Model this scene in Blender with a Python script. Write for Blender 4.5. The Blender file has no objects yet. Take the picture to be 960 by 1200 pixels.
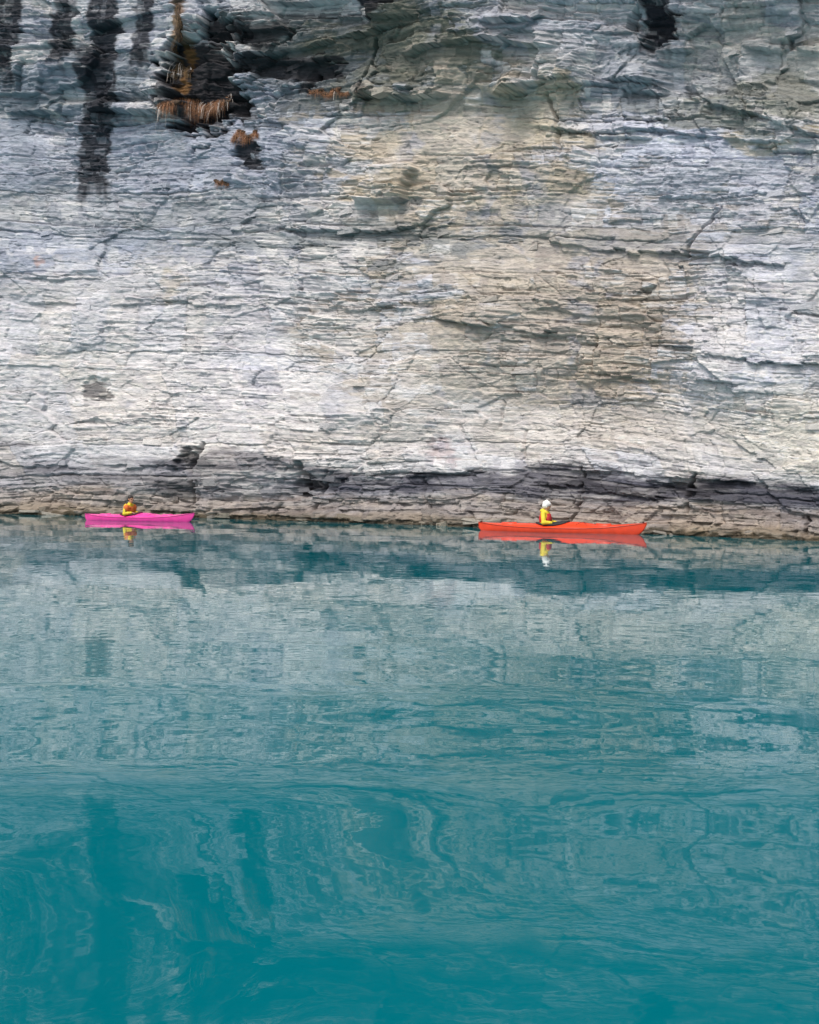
import bpy, bmesh, math, random
import numpy as np
from mathutils import Vector, Matrix

R = math.radians
scene = bpy.context.scene
col = scene.collection

# ------------------------------------------------------------------ camera
F = 1050.0            # focal length in photo pixels (photo is 960 x 1200)
CAM_H = 1.3           # eye height above the lake
HZ = 568.0            # row of the horizon in the photo
PITCH = math.atan((600 - HZ) / F)
cam_data = bpy.data.cameras.new("camera")
cam = bpy.data.objects.new("camera", cam_data)
col.objects.link(cam)
cam_data.sensor_fit = 'HORIZONTAL'
cam_data.sensor_width = 36.0
cam_data.lens = F / 960.0 * 36.0
cam_data.clip_end = 6000
cam.location = (0, 0, CAM_H)
cam.rotation_euler = (R(90) - PITCH, 0, 0)
scene.camera = cam

# ------------------------------------------------------------------ light
SUN_EL, SUN_AZ = 56.0, -145.0        # azimuth measured from +Y towards +X: behind the camera, to the left
world = bpy.data.worlds.new("World")
scene.world = world
world.use_nodes = True
wn = world.node_tree.nodes
wl = world.node_tree.links
bg = wn["Background"]
sky = wn.new("ShaderNodeTexSky")
sky.sky_type = 'NISHITA'
sky.sun_disc = False
sky.sun_elevation = R(SUN_EL)
sky.sun_rotation = R(SUN_AZ)
sky.air_density = 1.0
sky.dust_density = 4.0
sky.ozone_density = 1.0
hs = wn.new("ShaderNodeHueSaturation")      # thin high cloud greys the sky
hs.inputs["Saturation"].default_value = 0.5
wl.new(sky.outputs[0], hs.inputs["Color"])
wl.new(hs.outputs[0], bg.inputs[0])
bg.inputs[1].default_value = 0.13
sun_data = bpy.data.lights.new("sun", 'SUN')
sun = bpy.data.objects.new("sun", sun_data)
col.objects.link(sun)
sun_data.energy = 1.5
sun_data.angle = R(24)
sun_data.color = (1.0, 0.94, 0.86)
sd = Vector((math.sin(R(SUN_AZ)) * math.cos(R(SUN_EL)), math.cos(R(SUN_AZ)) * math.cos(R(SUN_EL)), math.sin(R(SUN_EL))))
sun.rotation_euler = sd.to_track_quat('Z', 'Y').to_euler()
sun.location = (-20, -20, 40)
scene.view_settings.view_transform = 'Standard'
scene.view_settings.look = 'None'
scene.view_settings.gamma = 1.0
scene.view_settings.use_curve_mapping = False
scene.view_settings.exposure = 0.43

# ------------------------------------------------------------------ helpers
rng = random.Random(11)
M32 = np.uint32(0xFFFFFFFF)


def hash2(i, j, seed=0):
    a = i.astype(np.int32).view(np.uint32) * np.uint32(374761393) + j.astype(np.int32).view(np.uint32) * np.uint32(668265263) + np.uint32((seed * 1442695041) & 0xFFFFFFFF)
    a ^= a >> np.uint32(15)
    a *= np.uint32(2246822519)
    a ^= a >> np.uint32(13)
    a *= np.uint32(3266489917)
    a ^= a >> np.uint32(16)
    return a.astype(np.float32) * np.float32(1 / 4294967295.0)


def vnoise(x, y, seed=0):
    xi = np.floor(x); yi = np.floor(y)
    fx = (x - xi).astype(np.float32); fy = (y - yi).astype(np.float32)
    fx = fx * fx * fx * (fx * (fx * 6 - 15) + 10)
    fy = fy * fy * fy * (fy * (fy * 6 - 15) + 10)
    xi = xi.astype(np.int32); yi = yi.astype(np.int32)
    a = hash2(xi, yi, seed); b = hash2(xi + 1, yi, seed)
    c = hash2(xi, yi + 1, seed); d = hash2(xi + 1, yi + 1, seed)
    return (a + (b - a) * fx + (c - a) * fy + (a - b - c + d) * fx * fy) * 2 - 1


def fbm(x, y, seed=0, octv=4, gain=0.5):
    s = 0; amp = 1.0; tot = 0
    for o in range(octv):
        s = s + amp * vnoise(x * (2 ** o) + 17.3 * o, y * (2 ** o) - 9.1 * o, seed + o * 31)
        tot += amp; amp *= gain
    return s / tot * 1.5


def sstep(a, b, x):
    t = np.clip((x - a) / (b - a), 0, 1)
    return t * t * (3 - 2 * t)


def lin(c):
    return np.array([((v / 255.0) / 12.92 if v <= 10 else ((v / 255.0 + 0.055) / 1.055) ** 2.4) for v in c], np.float32)


def link(o, parent=None):
    col.objects.link(o)
    if parent is not None:
        o.parent = parent
    return o


def mesh_obj(name, verts, faces, mat=None, parent=None, smooth=True):
    me = bpy.data.meshes.new(name)
    me.from_pydata([tuple(v) for v in verts], [], [tuple(f) for f in faces])
    me.update()
    if mat: me.materials.append(mat)
    if smooth:
        me.polygons.foreach_set("use_smooth", [True] * len(me.polygons))
    return link(bpy.data.objects.new(name, me), parent)


def bm_obj(name, bm, mat=None, parent=None, smooth=True):
    me = bpy.data.meshes.new(name)
    bm.to_mesh(me); bm.free()
    if mat: me.materials.append(mat)
    if smooth:
        me.polygons.foreach_set("use_smooth", [True] * len(me.polygons))
    return link(bpy.data.objects.new(name, me), parent)


def tag(o, label, cat, group=None):
    o["label"] = label; o["category"] = cat
    if group: o["group"] = group
    return o


def simple_mat(name, c, rough=0.5, var=0.08, scale=30.0, spec=0.5, coat=0.0):
    m = bpy.data.materials.new(name); m.use_nodes = True
    nt = m.node_tree; b = nt.nodes["Principled BSDF"]
    tc = nt.nodes.new("ShaderNodeTexCoord")
    nz = nt.nodes.new("ShaderNodeTexNoise"); nz.inputs["Scale"].default_value = scale
    nz.inputs["Detail"].default_value = 4
    nt.links.new(tc.outputs["Object"], nz.inputs["Vector"])
    mr = nt.nodes.new("ShaderNodeMapRange")
    mr.inputs["From Min"].default_value = 0.3; mr.inputs["From Max"].default_value = 0.7
    mr.inputs["To Min"].default_value = 1 - var; mr.inputs["To Max"].default_value = 1 + var
    nt.links.new(nz.outputs[0], mr.inputs[0])
    mx = nt.nodes.new("ShaderNodeVectorMath"); mx.operation = 'SCALE'
    mx.inputs[0].default_value = c
    nt.links.new(mr.outputs[0], mx.inputs["Scale"])
    nt.links.new(mx.outputs[0], b.inputs["Base Color"])
    b.inputs["Roughness"].default_value = rough
    b.inputs["Specular IOR Level"].default_value = spec
    b.inputs["Coat Weight"].default_value = coat
    b.inputs["Coat Roughness"].default_value = 0.15
    return m


# ------------------------------------------------------------------ plan of the cliff
# photo row of the waterline by photo column; the row gives the distance on the lake
WL = np.array([(-700, 583), (-400, 589), (-150, 597), (0, 602), (225, 606), (350, 610), (500, 615), (560, 617.5),
               (755, 624.5), (850, 629), (960, 633), (1110, 640), (1500, 664), (1900, 690)], np.float64)


def wl_row(U):
    # smoothed interpolation
    r = 0
    for k in (-40, -20, 0, 20, 40):
        r = r + np.interp(U + k, WL[:, 0], WL[:, 1])
    return r / 5


def plan(U):
    d = CAM_H * F / (wl_row(U) - HZ)
    return (U - 480) / F * d, d


def place(U, V, dist):
    """point seen in photo pixel (U,V) at forward distance dist"""
    yc = (600 - V) / F
    den = math.cos(PITCH) + yc * math.sin(PITCH)
    return Vector(((U - 480) / F / den * dist, dist, CAM_H + dist * (-math.sin(PITCH) + yc * math.cos(PITCH)) / den))


def base_surface(U, V):
    """base wall point and outward normal for surface coordinates (U,V)"""
    yc = (600 - V) / F
    den = math.cos(PITCH) + yc * math.sin(PITCH)
    Uh = 480 + (U - 480) / den
    x, d = plan(Uh)
    x1, d1 = plan(Uh + 30); x0, d0 = plan(Uh - 30)
    tx, ty = x1 - x0, d1 - d0
    L = np.sqrt(tx * tx + ty * ty)
    z = CAM_H + d * (-math.sin(PITCH) + yc * math.cos(PITCH)) / den
    return x, d, z, ty / L, -tx / L


# ------------------------------------------------------------------ cliff relief and colour
def cells(x, y, seed):
    """broken panels: id hashes, offset from the panel's centre, distance to its edge"""
    xi = np.floor(x).astype(np.int32); yi = np.floor(y).astype(np.int32)
    f1 = np.full(x.shape, 9.0, np.float32); f2 = f1.copy()
    bi = xi.copy(); bj = yi.copy(); dx = np.zeros_like(f1); dy = np.zeros_like(f1)
    for a in (-1, 0, 1):
        for c in (-1, 0, 1):
            ii, jj = xi + a, yi + c
            ex = (x - ii - 0.1 - 0.8 * hash2(ii, jj, seed)).astype(np.float32); ey = (y - jj - 0.1 - 0.8 * hash2(ii, jj, seed + 1)).astype(np.float32)
            q = np.maximum(np.abs(ex + .35 * ey), np.abs(ey)) * .75 + 0.25 * (np.abs(ex) + np.abs(ey))
            near = q < f1
            f2 = np.where(near, f1, np.minimum(f2, q))
            f1 = np.where(near, q, f1)
            bi = np.where(near, ii, bi); bj = np.where(near, jj, bj)
            dx = np.where(near, ex, dx); dy = np.where(near, ey, dy)
    return [hash2(bi, bj, seed + 10 + k) for k in range(5)], dx, dy, f2 - f1


def layers(U, b, seed, thick, length):
    """stack of broken beds: offset of each block with a tilted face, place within the bed, hashes"""
    r = np.random.RandomState(seed)
    th = thick * np.clip(np.exp(r.randn(6000) * 0.7 - .25), .22, 3.2)
    edges = np.cumsum(th) - 1500
    k = np.searchsorted(edges, b).astype(np.int32)
    k = np.clip(k, 1, len(edges) - 1)
    lo = edges[k - 1]; hi = edges[k]
    w = ((b - lo) / (hi - lo)).astype(np.float32)
    z = np.zeros_like(k)
    ln = length * (0.5 + 1.2 * hash2(k, z + 3, seed))
    slant = (hash2(k, z + 4, seed) - .5) * 1.2 * thick / length       # ends of blocks break at a slant
    u = U / ln + hash2(k, z + 7, seed) * 50 + slant * w
    j = np.floor(u).astype(np.int32)
    fu = (u - j).astype(np.float32)
    cut = 0.25 + 0.5 * hash2(k, j, seed + 9)
    second = fu > cut
    j2 = j * 2 + second
    lw = np.where(second, 1 - cut, cut)
    f2 = np.where(second, fu - cut, fu) / lw                           # 0..1 along the block
    off = 1.1 * hash2(k, j, seed + 5) + 0.9 * hash2(k, j2, seed + 6) - 1.0
    tilt = (hash2(k, j2, seed + 12) - .5) * (f2 - .5) * 2.2 + (hash2(k, j2, seed + 13) - .62) * (w - .5) * 1.6
    end = np.minimum(f2, 1 - f2) * lw * ln                             # pixels from the end of the block
    return off + tilt, w, hash2(k, j2, seed + 8), hash2(k, z + 1, seed + 2), end


LEDGES = [  # polyline in surface coordinates, overhang height (m), notch (m)
    ([(0, 131), (100, 134), (215, 128)], .5, .12),
    ([(262, 76), (330, 58), (400, 44), (480, 30)], .30, .18),
    ([(270, 104), (340, 102), (440, 96)], .22, .2),
    ([(430, 118), (520, 112), (610, 108)], .60, .12),
    ([(600, 108), (640, 101), (700, 99), (770, 108)], .5, .18),
    ([(640, 92), (760, 96), (960, 160), (1100, 190)], .45, .08),
    ([(480, 62), (560, 48), (640, 52)], .45, .12),
    ([(500, 20), (600, 30), (640, 22)], .35, .12),
    ([(780, 60), (860, 52), (960, 66)], .35, .1),
    ([(820, 22), (900, 16), (1000, 26)], .3, .1),
    ([(280, 18), (350, 12), (430, 20)], .35, .12),
    ([(730, 150), (850, 163), (960, 168)], .20, .06),
    ([(265, 271), (330, 266), (450, 273), (530, 262)], .22, .16),
    ([(-150, 350), (0, 350), (120, 356), (215, 354)], .16, .14),
    ([(215, 356), (330, 358), (480, 362)], .12, .10),
    ([(150, 347), (190, 350)], .2, .15),
    ([(535, 281), (620, 278), (700, 290), (815, 300)], .18, .12),
    ([(810, 296), (900, 306), (1000, 318)], .26, .16),
    ([(515, 372), (580, 382), (650, 392)], .16, .14),
    ([(700, 440), (800, 446), (860, 452)], .10, .10),
    ([(780, 408), (850, 420), (960, 428)], .14, .14),
    ([(225, 476), (330, 482)], .10, .12),
    ([(0, 322), (110, 326)], .10, .08),
    ([(640, 148), (720, 160), (800, 158)], .20, .10),
    ([(0, 541), (100, 548), (205, 546)], .14, .14),
    ([(205, 548), (300, 545), (360, 551)], .14, .18),
    ([(360, 552), (470, 562), (560, 552)], .16, .12),
    ([(560, 546), (680, 552), (800, 562), (960, 571), (1100, 580)], .16, .14),
    ([(640, 566), (720, 578), (800, 596)], .08, .14),
    ([(300, 578), (420, 586), (540, 590)], .08, .10),
    ([(820, 585), (960, 606)], .06, .10),
    ([(0, 588), (120, 590), (230, 596)], .10, .14),
    ([(230, 600), (330, 606), (480, 612)], .10, .12),
]
CRACKS = [  # polyline, width px, depth m
    ([(668, 625), (676, 600), (680, 575), (683, 548)], 1.6, .35),
    ([(805, 600), (804, 575), (815, 556)], 2.2, .35),
    ([(805, 300), (822, 272), (846, 243)], 1.2, .22),
    ([(512, 618), (500, 590), (497, 560)], 1.6, .2),
    ([(640, 110), (652, 140), (655, 180)], 2.0, .2),
    ([(440, 45), (432, 105), (430, 112)], 2.0, .3),
    ([(366, 85), (362, 108)], 2.5, .35),
    ([(350, 545), (352, 578)], 5, .4),
    ([(385, 545), (372, 600)], 1.4, .2),
    ([(236, 520), (224, 545), (226, 604)], 3.0, .35),
    ([(950, 625), (948, 606)], 1.6, .3),
    ([(560, 618), (553, 600)], 1.5, .2),
    ([(320, 215), (328, 262)], 1.3, .12),
    ([(540, 500), (560, 540)], 1.2, .1),
    ([(700, 395), (695, 440)], 1.2, .1),
    ([(616, 505), (612, 545)], 1.2, .12),
    ([(590, 470), (586, 500)], 1.0, .1),
]
RECESS = [  # centre, radii, depth inward (m)
    ((236, 88), (44, 72), 0.75),
    ((765, 22), (22, 38), 0.35),
    ((116, 454), (20, 12), 0.10),
    ((335, 80), (62, 13), 0.28),
    ((300, 42), (60, 10), 0.25),
    ((222, 540), (14, 16), 0.25),
    ((222, 585), (20, 8), 0.15),
    ((349, 564), (12, 16), 0.38),
    ((290, 182), (22, 16), 0.25),
    ((780, 572), (30, 10), 0.2),
]
E1 = [(-150, 518), (0, 524), (120, 532), (200, 532), (260, 528), (350, 546), (470, 556), (560, 546), (700, 548), (800, 560), (960, 564), (1110, 570)]
E2 = [(-150, 562), (0, 570), (200, 576), (350, 580), (470, 582), (560, 578), (700, 586), (800, 590), (960, 594), (1110, 600)]


def seg_dist(U, V, pts):
    best = np.full(U.shape, 1e9, np.float32)
    for (x0, y0), (x1, y1) in zip(pts[:-1], pts[1:]):
        dx, dy = x1 - x0, y1 - y0
        t = np.clip(((U - x0) * dx + (V - y0) * dy) / (dx * dx + dy * dy), 0, 1)
        best = np.minimum(best, np.hypot(U - x0 - t * dx, V - y0 - t * dy))
    return best


def bars(U, V, u0, u1, v0, v1, seed):
    """water streak running down the wall with ragged sides"""
    n1 = fbm(U / 40, V / 9, seed, 4) * 9
    n2 = fbm(U / 7, V / 60, seed + 4, 3) * 14
    c = (u0 + u1) / 2 + fbm(U * 0, V / 60, seed + 9, 2) * 6
    h = (u1 - u0) / 2
    m = sstep(h + 2.5, h - 2, np.abs(U - c + 0.55 * n1))
    m = m * np.clip(1.25 + 0.55 * fbm(U / 4.5, V / 70, seed + 11, 3) + 0.30 * fbm(U / 14, V / 4, seed + 13, 3), 0, 1)
    return m * sstep(v1 + 18, v1 - 14, V + n2) * sstep(v0 - 20, v0 + 10, V)


def big_form(U, V):
    """broad shape of the wall in metres: bulges, backward lean below, overhang above"""
    d = (CAM_H * F / (wl_row(U) - HZ)).astype(np.float32)
    above = (wl_row(U) - V).astype(np.float32)
    big = 0.34 * fbm(U / 300, V / 170, 8, 2) + 0.14 * fbm(U / 90, V / 60, 9, 2)
    big = big * sstep(-5, 60, above)
    lean = -0.10 * np.clip(above, 0, 340) / 36.0 * d / 29.0 + 0.22 * np.clip((130 - V) / 36.0, 0, 12) * sstep(140, 0, V)
    return big + lean


def project(x, y, z):
    c, s_ = math.cos(PITCH), math.sin(PITCH)
    zz = z - CAM_H
    dep = y * c - zz * s_
    up = y * s_ + zz * c
    return 480 + F * x / dep, 600 - F * up / dep


def rock(U, V, form):
    """returns fine relief (m, outward), albedo (n,3) for the surface coordinates of the shaped wall"""
    U = U.astype(np.float32); V = V.astype(np.float32)
    d = (CAM_H * F / (wl_row(U) - HZ)).astype(np.float32)
    above = wl_row(U).astype(np.float32) - V       # photo pixels above the lake
    # bedding coordinate, gently folded and dipping to the right
    dip = 0.045 * np.maximum(U - 480, 0) * sstep(0, 300, V) + 0.05 * np.maximum(U - 600, 0) * sstep(470, 560, V) \
        - 0.10 * np.clip(U - 250, 0, 260) * sstep(130, 20, V)
    w1 = fbm(U / 320, V / 160, 1, 2)
    w2 = fbm(U / 60, V / 30, 2, 3)
    jag = fbm(U / 9, V / 6, 3, 2)
    # panels left by rock falls: large slabs and small broken faces
    hp, pdx, pdy, pe = cells((U + 0.35 * V + 10 * w2) / 120, (V - dip + 8 * w1 + 3 * w2) / 52, 300)
    hq, qdx, qdy, qe = cells((U - 0.25 * V + 5 * w2) / 44, (V - dip + 8 * w1 + 2 * w2) / 19, 340)
    b = V - dip + 8 * w1 + 1.1 * w2 + 7 * (hp[3] - .5) + (hp[4] - .5) * 10 * pdx
    up = sstep(170, 90, V)                                          # thick chunky beds in the upper wall
    pale = sstep(330, 420, V) * sstep(545, 500, V) * sstep(620, 480, U)   # calmer worn rock
    rough_area = 0.10 + 1.25 * hp[2] ** 1.3 + 0.55 * (hq[2] - .4) + 0.5 * fbm(U / 110, V / 55, 4, 3)
    rough_area = np.clip(rough_area - 0.25 * pale, 0.08, 1.7)
    rough_area = np.maximum(rough_area, 1.25 * sstep(62, 40, above))
    oA, wA, hA, kA, eA = layers(U + 2 * jag, b + 0.8 * jag, 21, 34, 150)
    oB, wB, hB, kB, eB = layers(U + 1.5 * jag, b + 0.6 * jag, 22, 12, 62)
    oC, wC, hC, kC, eC = layers(U + 1.0 * jag, b + 0.3 * jag, 23, 4.6, 26)
    sc = d / 29.0
    disp = sc * ((0.045 + 0.17 * up) * oA + (rough_area * (1 + .4 * up)) * (0.050 * oB + 0.040 * oC))
    # panels stand proud or back, each with its own slope
    disp += sc * ((0.10 + .25 * up) * (hp[0] - .5) + 0.16 * (hp[1] - .5) * pdx + 0.16 * (hp[4] - .6) * pdy)
    disp += sc * (0.5 + .5 * rough_area) * (0.085 * (hq[0] - .5) + 0.13 * (hq[1] - .5) * qdx + 0.10 * (hq[3] - .6) * qdy)
    disp -= sc * (0.06 * sstep(.018, .0, pe) * (hp[1] > .74) + 0.04 * sstep(.04, .0, qe) * (hq[1] > .85))
    # joints between beds and at the ends of blocks are set back
    jA = np.minimum(wA, 1 - wA); jB = np.minimum(wB, 1 - wB)
    disp -= sc * (0.06 * sstep(0.06, 0.0, jA) * (kA > 0.5) + 0.055 * rough_area * sstep(0.14, 0.0, jB) * (hB > 0.6))
    disp -= sc * 0.05 * rough_area * (sstep(1.6, 0.3, eB) * (hB > .55) + sstep(2.0, 0.4, eA) * (hA > .5))
    # hairline partings along the bedding
    hl = np.abs(fbm(U / 34, b / 3.4, 14, 3)); hl2 = fbm(U / 45, V / 24, 15, 3)
    part = sstep(.075, .0, hl) * sstep(-.15, .35, hl2 + .35 * (hq[2] - .4))
    disp -= sc * 0.04 * part
    # fine fissile grain
    g = fbm(U / 24, b / 2.0, 6, 4)
    disp += sc * 0.020 * g * (0.5 + 0.6 * rough_area)
    disp += sc * 0.020 * fbm(U / 6, V / 4, 7, 3)
    for n, (pts, A, B) in enumerate(LEDGES):
        p = np.array(pts, np.float32)
        cell = np.floor(U / (23 + 7 * (n % 4)) + 0.4 * fbm(U / 30, V / 30, 33, 1)).astype(np.int32)
        vl = np.interp(U, p[:, 0], p[:, 1]) + 1.0 * fbm(U / 12, U * 0 + n, 40 + n, 2) + 6 * (hash2(cell, cell * 0 + n, 44) - .5)
        ext = sstep(p[0, 0] - 18, p[0, 0] + 8, U) * sstep(p[-1, 0] + 18, p[-1, 0] - 8, U)
        if p[0, 0] <= -100: ext = sstep(p[-1, 0] + 18, p[-1, 0] - 8, U)
        if p[-1, 0] >= 1000: ext = sstep(p[0, 0] - 18, p[0, 0] + 8, U)
        ext = ext * np.clip(0.25 + 0.5 * hash2(cell, cell * 0 + n, 45) + 0.7 * fbm(U / 50, U * 0 + n * 3.1, 90 + n, 2), 0, 1)
        dv = V - vl
        up = np.where(dv < 0, np.exp(np.minimum(dv, 0) / 26), 0)
        dn = np.where(dv >= 0, np.exp(-np.maximum(dv, 0) / 5.0), 0)
        disp += ext * (A * up - B * dn)
    for pts, wd, dp in CRACKS:
        q = seg_dist(U + 1.5 * jag, V, pts)
        disp -= dp * sstep(wd + 0.8, wd * 0.4, q)
    for (c, r, dp) in RECESS:
        q = np.hypot((U - c[0] + 5 * jag + 8 * w2) / r[0], (V - c[1] + 6 * w2) / r[1])
        q = q + 0.45 * (hB - .5) + 0.25 * (hC - .5)
        disp -= dp * sstep(1.10, 0.80, q)
    # the tan block that stands out of the wall
    q = np.maximum(np.abs(U - 455 + 4 * jag + 0.3 * (V - 215)) / 27, np.abs(V - 216 + 3 * w2) / 24)
    disp += 0.42 * sstep(1.1, 0.85, q) * (0.75 + 0.25 * sstep(-20, 20, 480 - U))
    # foot of the wall: a worn shelf
    disp += 0.22 * sstep(24, 6, above + 5 * w2 + 8 * (hB - .5)) + 0.14 * sstep(11, 7, above + 4 * jag + 9 * (hB - .5))

    # ---------------------------------------------------------------- colour
    a1 = fbm(U / 70, V / 45, 50, 5); a2 = fbm(U / 90, V / 35, 51, 5)
    X = U + 38 * a1; Y = V + 22 * a2
    n = len(U)
    C = np.empty((n, 3), np.float32); C[:] = lin((202, 203, 204))

    def paint(mask, c, k=1.0):
        nonlocal C
        m = np.clip(mask * k, 0, 1)[:, None]
        C = C * (1 - m) + lin(c) * m

    def blob(cx, cy, rx, ry, c, k=1.0, soft=0.30):
        q = np.hypot((X - cx) / rx, (Y - cy) / ry) + 0.55 * (hB - .5) + 0.35 * (hC - .5) + 0.5 * (hq[4] - .5) + 0.35 * (hp[2] - .5) + 0.25 * g
        paint(sstep(1 + soft, 1 - soft, q), c, k)

    blob(120, 170, 340, 140, (170, 177, 189), .95)
    blob(90, 100, 170, 50, (150, 160, 172), .8)
    blob(60, 110, 130, 24, (122, 136, 148), .7)
    blob(430, 60, 175, 66, (112, 118, 120), .97)
    blob(545, 55, 135, 64, (116, 120, 110), .97)
    blob(640, 130, 90, 30, (150, 152, 142), .7)
    blob(790, 200, 210, 110, (196, 202, 214), .9)
    blob(700, 30, 120, 60, (196, 200, 208), .8)
    blob(900, 40, 120, 50, (186, 188, 184), .7)
    blob(870, 128, 130, 26, (138, 142, 130), .8)
    blob(520, 105, 110, 20, (112, 118, 110), .7)
    blob(760, 90, 100, 40, (158, 165, 172), .6)
    blob(550, 190, 125, 105, (203, 195, 180), .95)
    blob(455, 215, 34, 30, (200, 190, 170), .7)
    blob(600, 245, 100, 45, (198, 188, 168), .6)
    blob(650, 130, 60, 20, (204, 197, 174), .5)
    blob(905, 158, 60, 12, (206, 192, 160), .6)
    blob(560, 330, 26, 30, (190, 176, 150), .4)
    blob(250, 440, 380, 95, (221, 221, 221), .95)
    blob(670, 385, 215, 125, (193, 185, 173), 1.0)
    blob(620, 300, 170, 55, (190, 183, 171), .95)
    blob(730, 395, 130, 95, (189, 180, 168), .5)
    blob(800, 455, 80, 45, (184, 175, 163), .4)
    blob(540, 440, 110, 50, (206, 201, 192), .7)
    blob(895, 430, 95, 110, (224, 226, 230), 1.0)
    blob(640, 510, 330, 30, (216, 213, 208), .8)
    blob(930, 500, 80, 50, (229, 227, 218), .9)
    blob(285, 385, 45, 80, (190, 193, 206), .4)  # bluish stain, with the shadow tone of this stretch painted in
    blob(700, 465, 40, 16, (166, 172, 182), .6)
    blob(195, 340, 20, 12, (196, 184, 158), .45)
    blob(46, 303, 5, 6, (192, 140, 108), .45)
    blob(520, 540, 26, 24, (172, 154, 154), .6)
    blob(150, 255, 280, 26, (168, 174, 178), .5)
    blob(420, 280, 150, 14, (140, 148, 150), .7)
    blob(740, 265, 110, 26, (176, 178, 180), .6)
    # stains of rain, broken up by the beds they run over
    brk = sstep(-.3, .5, fbm(U / 30, b / 8, 61, 4) + 0.6 * (hB - .5))
    st = sstep(0.2, 0.9, fbm((U + 30 * a1) / 26, V / 160, 60, 4)) * sstep(560, 480, V) * brk
    paint(st, (160, 167, 182), 0.5)
    st = sstep(0.2, 0.9, fbm((U + 34 * a2) / 34, V / 120, 62, 4)) * sstep(540, 460, V) * brk * (1 - sstep(470, 540, U) * sstep(860, 800, U) * sstep(200, 270, V))
    paint(st, (224, 224, 224), 0.5)
    # dark damp band above the lake and the brown rock below it
    e1 = np.interp(U, *np.array(E1).T) + 8 * a1 + 5 * w2 + 3 * g
    e2 = np.interp(U, *np.array(E2).T) + 5 * a2 + 3 * w2 + 2 * g
    paint(sstep(-7, 8, V - e2), (156, 150, 145), .95)
    inb = sstep(-5, 6, V - e1) * sstep(6, -5, V - e2)
    frac = np.clip((V - e1) / np.maximum(e2 - e1, 4), 0, 1)
    strong = np.interp(U, [-150, 0, 200, 330, 400, 480, 560, 620, 960], [.65, .6, .65, .75, 1, 1, .85, 1, 1])
    patch = np.clip(0.72 + 0.28 * sstep(280, 400, U) + 0.6 * fbm(U / 50, b / 7, 66, 4), 0, 1)
    paint(inb * patch, (88, 89, 99), strong)
    paint(inb * sstep(0.1, 0.4, fbm(U / 40, b / 5, 67, 4)) * sstep(1, .3, frac), (54, 55, 64), strong * .8)
    low = sstep(-6, 6, V - e2)
    paint(low * sstep(-.1, .6, fbm(U / 60, b / 9, 68, 4)), (124, 114, 108), .7)
    paint(low * sstep(.1, .7, fbm(U / 70, b / 8, 69, 4)), (172, 162, 152), .7)
    paint(sstep(16, 6, above + 6 * a1), (138, 127, 108), .7)
    paint(sstep(6.5, 3.0, above + 4 * jag), (70, 62, 46), .85)
    # black-stained recess, dark patches; shade of the cave-like hollows painted in
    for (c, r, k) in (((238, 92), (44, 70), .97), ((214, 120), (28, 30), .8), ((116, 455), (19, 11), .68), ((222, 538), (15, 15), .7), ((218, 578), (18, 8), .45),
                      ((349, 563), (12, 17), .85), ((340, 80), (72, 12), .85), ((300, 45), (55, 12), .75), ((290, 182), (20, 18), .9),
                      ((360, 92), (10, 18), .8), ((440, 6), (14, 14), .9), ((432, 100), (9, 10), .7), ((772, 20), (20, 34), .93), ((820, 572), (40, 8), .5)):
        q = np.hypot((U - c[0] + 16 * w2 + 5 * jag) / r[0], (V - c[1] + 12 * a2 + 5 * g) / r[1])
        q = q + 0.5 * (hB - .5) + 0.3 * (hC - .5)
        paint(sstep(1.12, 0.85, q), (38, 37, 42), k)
    for (u0, u1, v0, v1, s) in ((-12, 20, -300, 95, 70), (64, 90, -300, 72, 71), (106, 140, -300, 130, 72), (94, 128, 60, 226, 73), (158, 178, -300, 74, 74),
                                (752, 788, -300, 52, 75), (425, 450, -300, 14, 76), (520, 545, -340, -30, 77), (650, 668, -340, -20, 78), (-70, -50, -340, 60, 79)):
        paint(bars(U, V, u0, u1, v0, v1, s) * (0.75 + 0.25 * (hC < .75)), (36, 39, 48), .92)
    # rust and moss on the recess
    q = seg_dist(U + 5 * jag, V, [(198, -40), (206, 20), (212, 60), (212, 104)])
    paint(sstep(9, 3, q + 3 * g), (126, 92, 50), .8)
    # bed by bed variation of the shale
    v = 1 + 0.10 * (kA - .5) + 0.20 * (hB - .5) + 0.26 * (hC - .5) + 0.10 * (kC - .5)
    v *= 1 + 0.14 * g + 0.08 * fbm(U / 5, V / 3, 80, 2)
    v *= 1 - 0.25 * sstep(0.14, 0.0, jB) * (hB > 0.6) * rough_area
    v *= 1 - 0.30 * part
    v = np.clip(v, 0.25, 1.5)
    tint = np.stack([1 + 0.05 * (hA - .5), np.ones_like(hA), 1 - 0.09 * (hA - .5) - 0.06 * (hC - .5)], 1)
    C = np.clip(C * v[:, None] * tint, 0.008, 0.80)
    C = C * np.array([0.875, 0.845, 0.855], np.float32)
    return disp, C


# grid of the wall
Ucols = np.concatenate([np.linspace(-620, -140, 60, endpoint=False), np.linspace(-140, 1100, 1120), np.linspace(1112, 1800, 60)])
nfine, ncoarse = 820, 70
NU, NV = len(Ucols), nfine + ncoarse
vb = wl_row(Ucols) + 18
rows = []
for i in range(nfine):
    t = i / (nfine - 1)
    rows.append(vb + (-40 - vb) * t)
for i in range(1, ncoarse + 1):
    t = i / ncoarse
    rows.append(np.full_like(vb, -40 - 330 * t))
VV = np.array(rows)
UU = np.broadcast_to(Ucols, VV.shape)
Uf, Vf = UU.ravel(), VV.ravel()
bx, by, bz, nx, ny = base_surface(Uf, Vf)
form = big_form(Uf.astype(np.float32), Vf.astype(np.float32))
Ue, Ve = project(bx + nx * form, by + ny * form, bz)
Ve = np.where(Vf < -20, np.minimum(Ve, Vf), Ve)
disp, colr = rock(Ue, Ve, form)
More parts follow.
